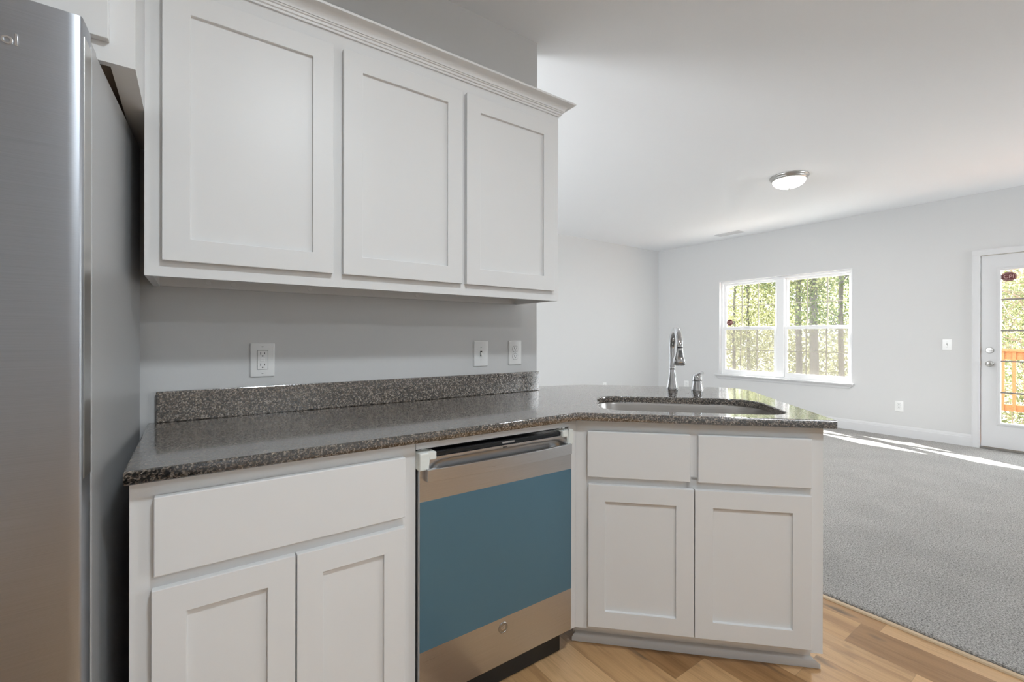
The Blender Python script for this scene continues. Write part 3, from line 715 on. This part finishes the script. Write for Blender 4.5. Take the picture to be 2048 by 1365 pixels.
# ------------------------------------------------------------------ refrigerator
fr = thing('refrigerator', 'tall stainless refrigerator with grey sides at the left edge', 'refrigerator', (-.168, -.714, 0), R(-3.2))
obj('cabinet_shell', Bx(-.905, 0.0, 0.072, .655, .02, 1.775), 'fridge_side', fr, bevel=.004)
def fdoor(name, x0, x1, z0, z1):
    w_ = x1 - x0; bm = bm_new(); prof = [(0, .062), (0, .004), (.0012, .0012), (.004, -.0004), (.02, -.0024), (.05, -.005), (.1, -.0085), (.16, -.0115), (w_ / 2, -.014)]
    pl = [(x1 - a, y) for a, y in prof] + [(x0 + a, y) for a, y in prof[::-1][1:]]
    prism(bm, pl, 'z', z0, z1); return obj(name, bm, 'stainless', fr, smooth=True)
d1 = fdoor('fresh_food_door', -.452, 0, .06, 1.790); fdoor('freezer_door', -.905, -.456, .06, 1.790)
obj('door_gasket', Bx(-.900, -.006, .062, .072, .06, 1.77), 'plastic_dark', fr)
bm = bm_new(); box(bm, -.001, .0012, .012, .060, .925, 1.76); obj('edge_trim', bm, 'nickel', d1, bevel=.0006)
# lettering ends 81 mm from the door edge and follows the door's slope
tm = bpy.data.curves.new('m', 'FONT'); tm.body = 'Whirlpool'; tm.size = .0295; tm.align_x = 'RIGHT'; tm.extrude = .0012; tm.bevel_depth = .0004
ang = math.atan2(.0050, .05)
MT = Matrix.Translation((-.0800, -.0078, 1.702)) @ Matrix.Rotation(ang * .7, 4, 'Z') @ Matrix(((1, 0, 0, 0), (0, 0, -1, 0), (0, 1, 0, 0), (0, 0, 0, 1)))
from_curve(tm, 'lettering', 'silver_letters', d1, MT)
bm = bm_new(); box(bm, -.05, -.004, .02, .13, 1.776, 1.790); obj('hinge_cover', bm, 'fridge_side', fr, bevel=.003)
bm = bm_new(); box(bm, -.89, -.015, .09, .13, .002, .06); obj('base_grille', bm, 'plastic_dark', fr)
for x in (-.86, -.05):
    bm = bm_new(); lathe(bm, [(.018, .0005), (.018, .02), (.008, .022)], (x, .60, 0), 14); obj('roller', bm, 'plastic_dark', fr)

# ------------------------------------------------------------------ ceiling fixtures
def flush_light(label, x, y, power, color, kind):
    r = thing('ceiling_light', label, 'ceiling light', (x, y, H), 0)
    bm = bm_new(); lathe(bm, [(.001, 0), (.165, 0), (.166, -.006), (.163, -.012), (.157, -.016), (.154, -.026), (.150, -.034), (.142, -.040), (.130, -.040), (.128, -.034), (.001, -.034)], n=48); obj('metal_pan', bm, 'nickel', r, smooth=True)
    bm = bm_new(); pr = [(.1405, -.0385)] + [(.140 * math.cos(R(a)) , -.040 - .072 * math.sin(R(a))) for a in range(6, 90, 7)] + [(.001, -.112)]
    lathe(bm, pr, n=48, cap=False); obj('glass_dome', bm, 'lamp_glass', r, smooth=True)
    bm = bm_new(); lathe(bm, [(.001, -.110), (.010, -.1105), (.010, -.116), (.006, -.124), (.001, -.126)], n=16); obj('finial', bm, 'nickel', r, smooth=True)
    ld = bpy.data.lights.new('lamp_bulb', kind); ld.energy = power; ld.color = color
    if kind == 'POINT': ld.shadow_soft_size = .07
    else: ld.shape = 'DISK'; ld.size = .25
    lo = bpy.data.objects.new('lamp_bulb', ld); COL.objects.link(lo); lo.parent = r; lo.location = (0, 0, -.20 if kind == 'POINT' else -.128)
    return r
flush_light('lit flush-mount ceiling light with frosted bowl and silver rim', 4.685, .135, 9, (1, .985, .96), 'AREA')
flush_light('frosted ceiling light over the plank floor facing the dishwasher', 0.50, -1.95, 10.0, (.84, .93, 1), 'AREA')
flush_light('added ceiling light behind the camera, an unseen fill for the peninsula', 0.9, -3.9, 9, (.88, .95, 1), 'AREA')  # invented fixture, put in to brighten the angled cabinet fronts
cv = thing('ceiling_vent', 'white rectangular air vent in the ceiling near the window wall', 'vent', (6.53, 1.745, H))
bm = bm_new(); ring_frame_pts = ((-.085, -.065), (.065, .085))
box(bm, -.085, -.060, -.19, .19, -.006, 0); box(bm, .060, .085, -.19, .19, -.006, 0); box(bm, -.06, .06, -.19, -.16, -.006, 0); box(bm, -.06, .06, .16, .19, -.006, 0); box(bm, -.06, .06, -.008, .008, -.006, 0)
obj('vent_frame', bm, 'trim_white', cv, bevel=.002)
for k in range(9):
    x = -.052 + k * .013; bm = bm_new()
    for y0, y1 in ((-.16, -.008), (.008, .16)): box(bm, x, x + .0085, y0, y1, -.0045, -.0032)
    obj('louver', bm, 'trim_white', cv)
obj('duct_shadow', Bx(-.06, .06, -.16, .16, -.0016, -.0004), 'slot_dark', cv)

# ------------------------------------------------------------------ outdoors
gm = bm_new()
gv = {}
for i in range(25):
    for j in range(31):
        x = 7.1 + i * 2.2; y = -22 + j * 2.2; gv[i, j] = gm.verts.new((x, y, -1.6 - .035 * (x - 7) + .15 * math.sin(x * 1.3 + y) + .012 * (x - 7) ** 1.4))
for i in range(24):
    for j in range(30): gm.faces.new((gv[i, j], gv[i + 1, j], gv[i + 1, j + 1], gv[i, j + 1]))
struct(obj('ground_yard', gm, 'leaf_litter', smooth='all'), 'leaf-strewn ground of the yard outside', 'ground')
def ground(x, y): return -1.6 - .035 * (x - 7) + .012 * max(0, x - 7) ** 1.4
# deck and railing
bm = bm_new()
for k in range(18): box(bm, 7.06 + k * .143, 7.06 + k * .143 + .138, -4.6, .2, -.10, -.06)
for x in (7.3, 9.4): box(bm, x, x + .09, -4.6, .2, -.30, -.10)
for x, y in ((9.4, -4.5), (9.4, .1), (9.4, -2.2)): box(bm, x, x + .09, y - .045, y + .045, -1.75, -.30)
tag(obj('deck_platform', bm, 'deck_wood'), 'orange-brown wooden deck outside the patio door', 'deck')
dr = thing('deck_railing', 'orange-brown wooden railing at the edge of the deck', 'railing', (9.5, -2.2, -.06))
bm = bm_new(); box(bm, 9.48, 9.52, -4.6, .2, .885, 1.0); box(bm, 9.44, 9.58, -4.6, .2, 1.0, 1.036); obj('top_rail', bm, 'deck_wood', dr, space='world')
obj('bottom_rail', Bx(9.48, 9.52, -4.6, .2, .152, .245), 'deck_wood', dr, space='world')
for y in (-.02, -2.2, -4.5): obj('post', Bx(9.52, 9.61, y - .045, y + .045, -.058, 1.0), 'deck_wood', dr, space='world')
y = -.667
ys = [-.667 - .111 * k for k in range(30)] + [-.667 + .111 * k for k in range(1, 6)]
for y in ys: obj('baluster', Bx(9.462, 9.480, y - .019, y + .019, .152, .999), 'deck_wood', dr, space='world')

def leaves(bm, centers, n, spread, size, flat=.7):
    for _ in range(n):
        c = random.choice(centers); p = Vector(c) + Vector((random.gauss(0, spread), random.gauss(0, spread), random.gauss(0, spread * flat)))
        a = Vector((random.gauss(0, 1), random.gauss(0, 1), random.gauss(0, .6))).normalized(); b = a.orthogonal().normalized()
        b = (b * math.cos(random.random() * 6.28) + a.cross(b) * math.sin(random.random() * 6.28)); s = size * random.uniform(.6, 1.4)
        t_ = a.cross(b)
        bm.faces.new([bm.verts.new(p + q) for q in (b * s, t_ * s * .55, -b * s, -t_ * s * .55)])
def tree(label, x, y, h, r, crown_z, nleaf, lm, spread=1.0, size=.036, lean=0):
    z0 = ground(x, y) - .1
    t_ = thing('tree', label, 'tree', (x, y, z0), 0, 'trees in the yard beyond the window'); bm = bm_new()
    pts = [(lean * k / 8 + .05 * math.sin(k * 1.3), lean * .3 * k / 8, h * k / 8) for k in range(9)]
    tube(bm, pts, [r * (1.25 if k == 0 else 1 - .07 * k) for k in range(9)], 12); 
    cs = []
    for k in range(14):
        a = random.random() * 6.28; zz = random.uniform(crown_z, h); L = random.uniform(.6, 1.7) * spread; b0 = Vector((lean * zz / h, lean * .3 * zz / h, zz)); e = b0 + Vector((math.cos(a) * L, math.sin(a) * L, random.uniform(.1, .6)))
        tube(bm, [b0, b0.lerp(e, .5) + Vector((0, 0, .12)), e], [r * .22, r * .15, r * .05], 6); cs += [e, b0.lerp(e, .6)]
    obj('trunk', bm, 'bark', t_, smooth='all')
    bm = bm_new(); leaves(bm, cs, nleaf, .42 * spread, size); f = obj('foliage', bm, lm, t_); f['kind'] = 'stuff'
tree('thick straight tree trunk seen through the middle of the right window', 15, 3.84, 9, .135, 4.2, 10400, 'leaf_yellow')
tree('slimmer tree trunk left of the thick one in the right window', 15.2, 4.33, 9, .10, 4.0, 10400, 'leaf_green')
tree('thin tree at the right edge of the right window', 14.6, 3.02, 8, .08, 2.8, 8800, 'leaf_green')
tree('slender leaning tree in the left column of the left window', 14.5, 6.02, 8, .06, 1.5, 11200, 'leaf_yellow', lean=.5)
tree('dark slender tree in the middle of the left window', 15.4, 6.02 - .05, 9, .065, 2.6, 10400, 'leaf_yellow')
tree('leafy tree seen through the patio door beyond the deck railing', 13.2, .2, 7, .07, 2.2, 22000, 'leaf_yellow', size=.019)
# woodland nobody could count
bm = bm_new(); cs = []
for _ in range(420):
    x = random.uniform(16.5, 27); y = random.uniform(-4 + (x - 16) * .2, 7 + (x - 9) * .8); cs.append((x, y, ground(x, y) + random.uniform(.2, 7.5) * random.uniform(.4, 1)))
leaves(bm, cs, 130000, .6, .052)
tag(obj('woodland_foliage', bm, 'leaf_yellow'), 'sunlit yellow-green woodland filling the view beyond the yard trees', 'foliage', kind='stuff')
bm = bm_new(); cs = []
for _ in range(60):
    x = random.uniform(11, 14.5); y = random.uniform(-1.2, 7.5); cs.append((x, y, ground(x, y) + random.uniform(.1, .9)))
leaves(bm, cs, 9000, .35, .06)
tag(obj('undergrowth', bm, 'leaf_green'), 'low green undergrowth covering the ground below the trees', 'undergrowth', kind='stuff')
bm = bm_new(); cs = []
for k in range(150):
    p = Vector((random.uniform(10.6, 12.6), random.uniform(-1.6, .5), random.uniform(-.6, 2.4))); q = p + Vector((random.uniform(-.5, .5), random.uniform(-1.3, 1.3), random.uniform(-.6, .6)))
    tube(bm, [p, p.lerp(q, .5) + Vector((0, 0, random.uniform(-.15, .15))), q], [.008, .006, .003], 5); cs.append(q)
br = tag(obj('brush_tangle', bm, 'twig', smooth='all'), 'tangle of pale bare branches behind the deck railing', 'branches', kind='stuff')
bm = bm_new(); leaves(bm, cs, 9000, .25, .014); obj('leaves', bm, 'leaf_green', br)
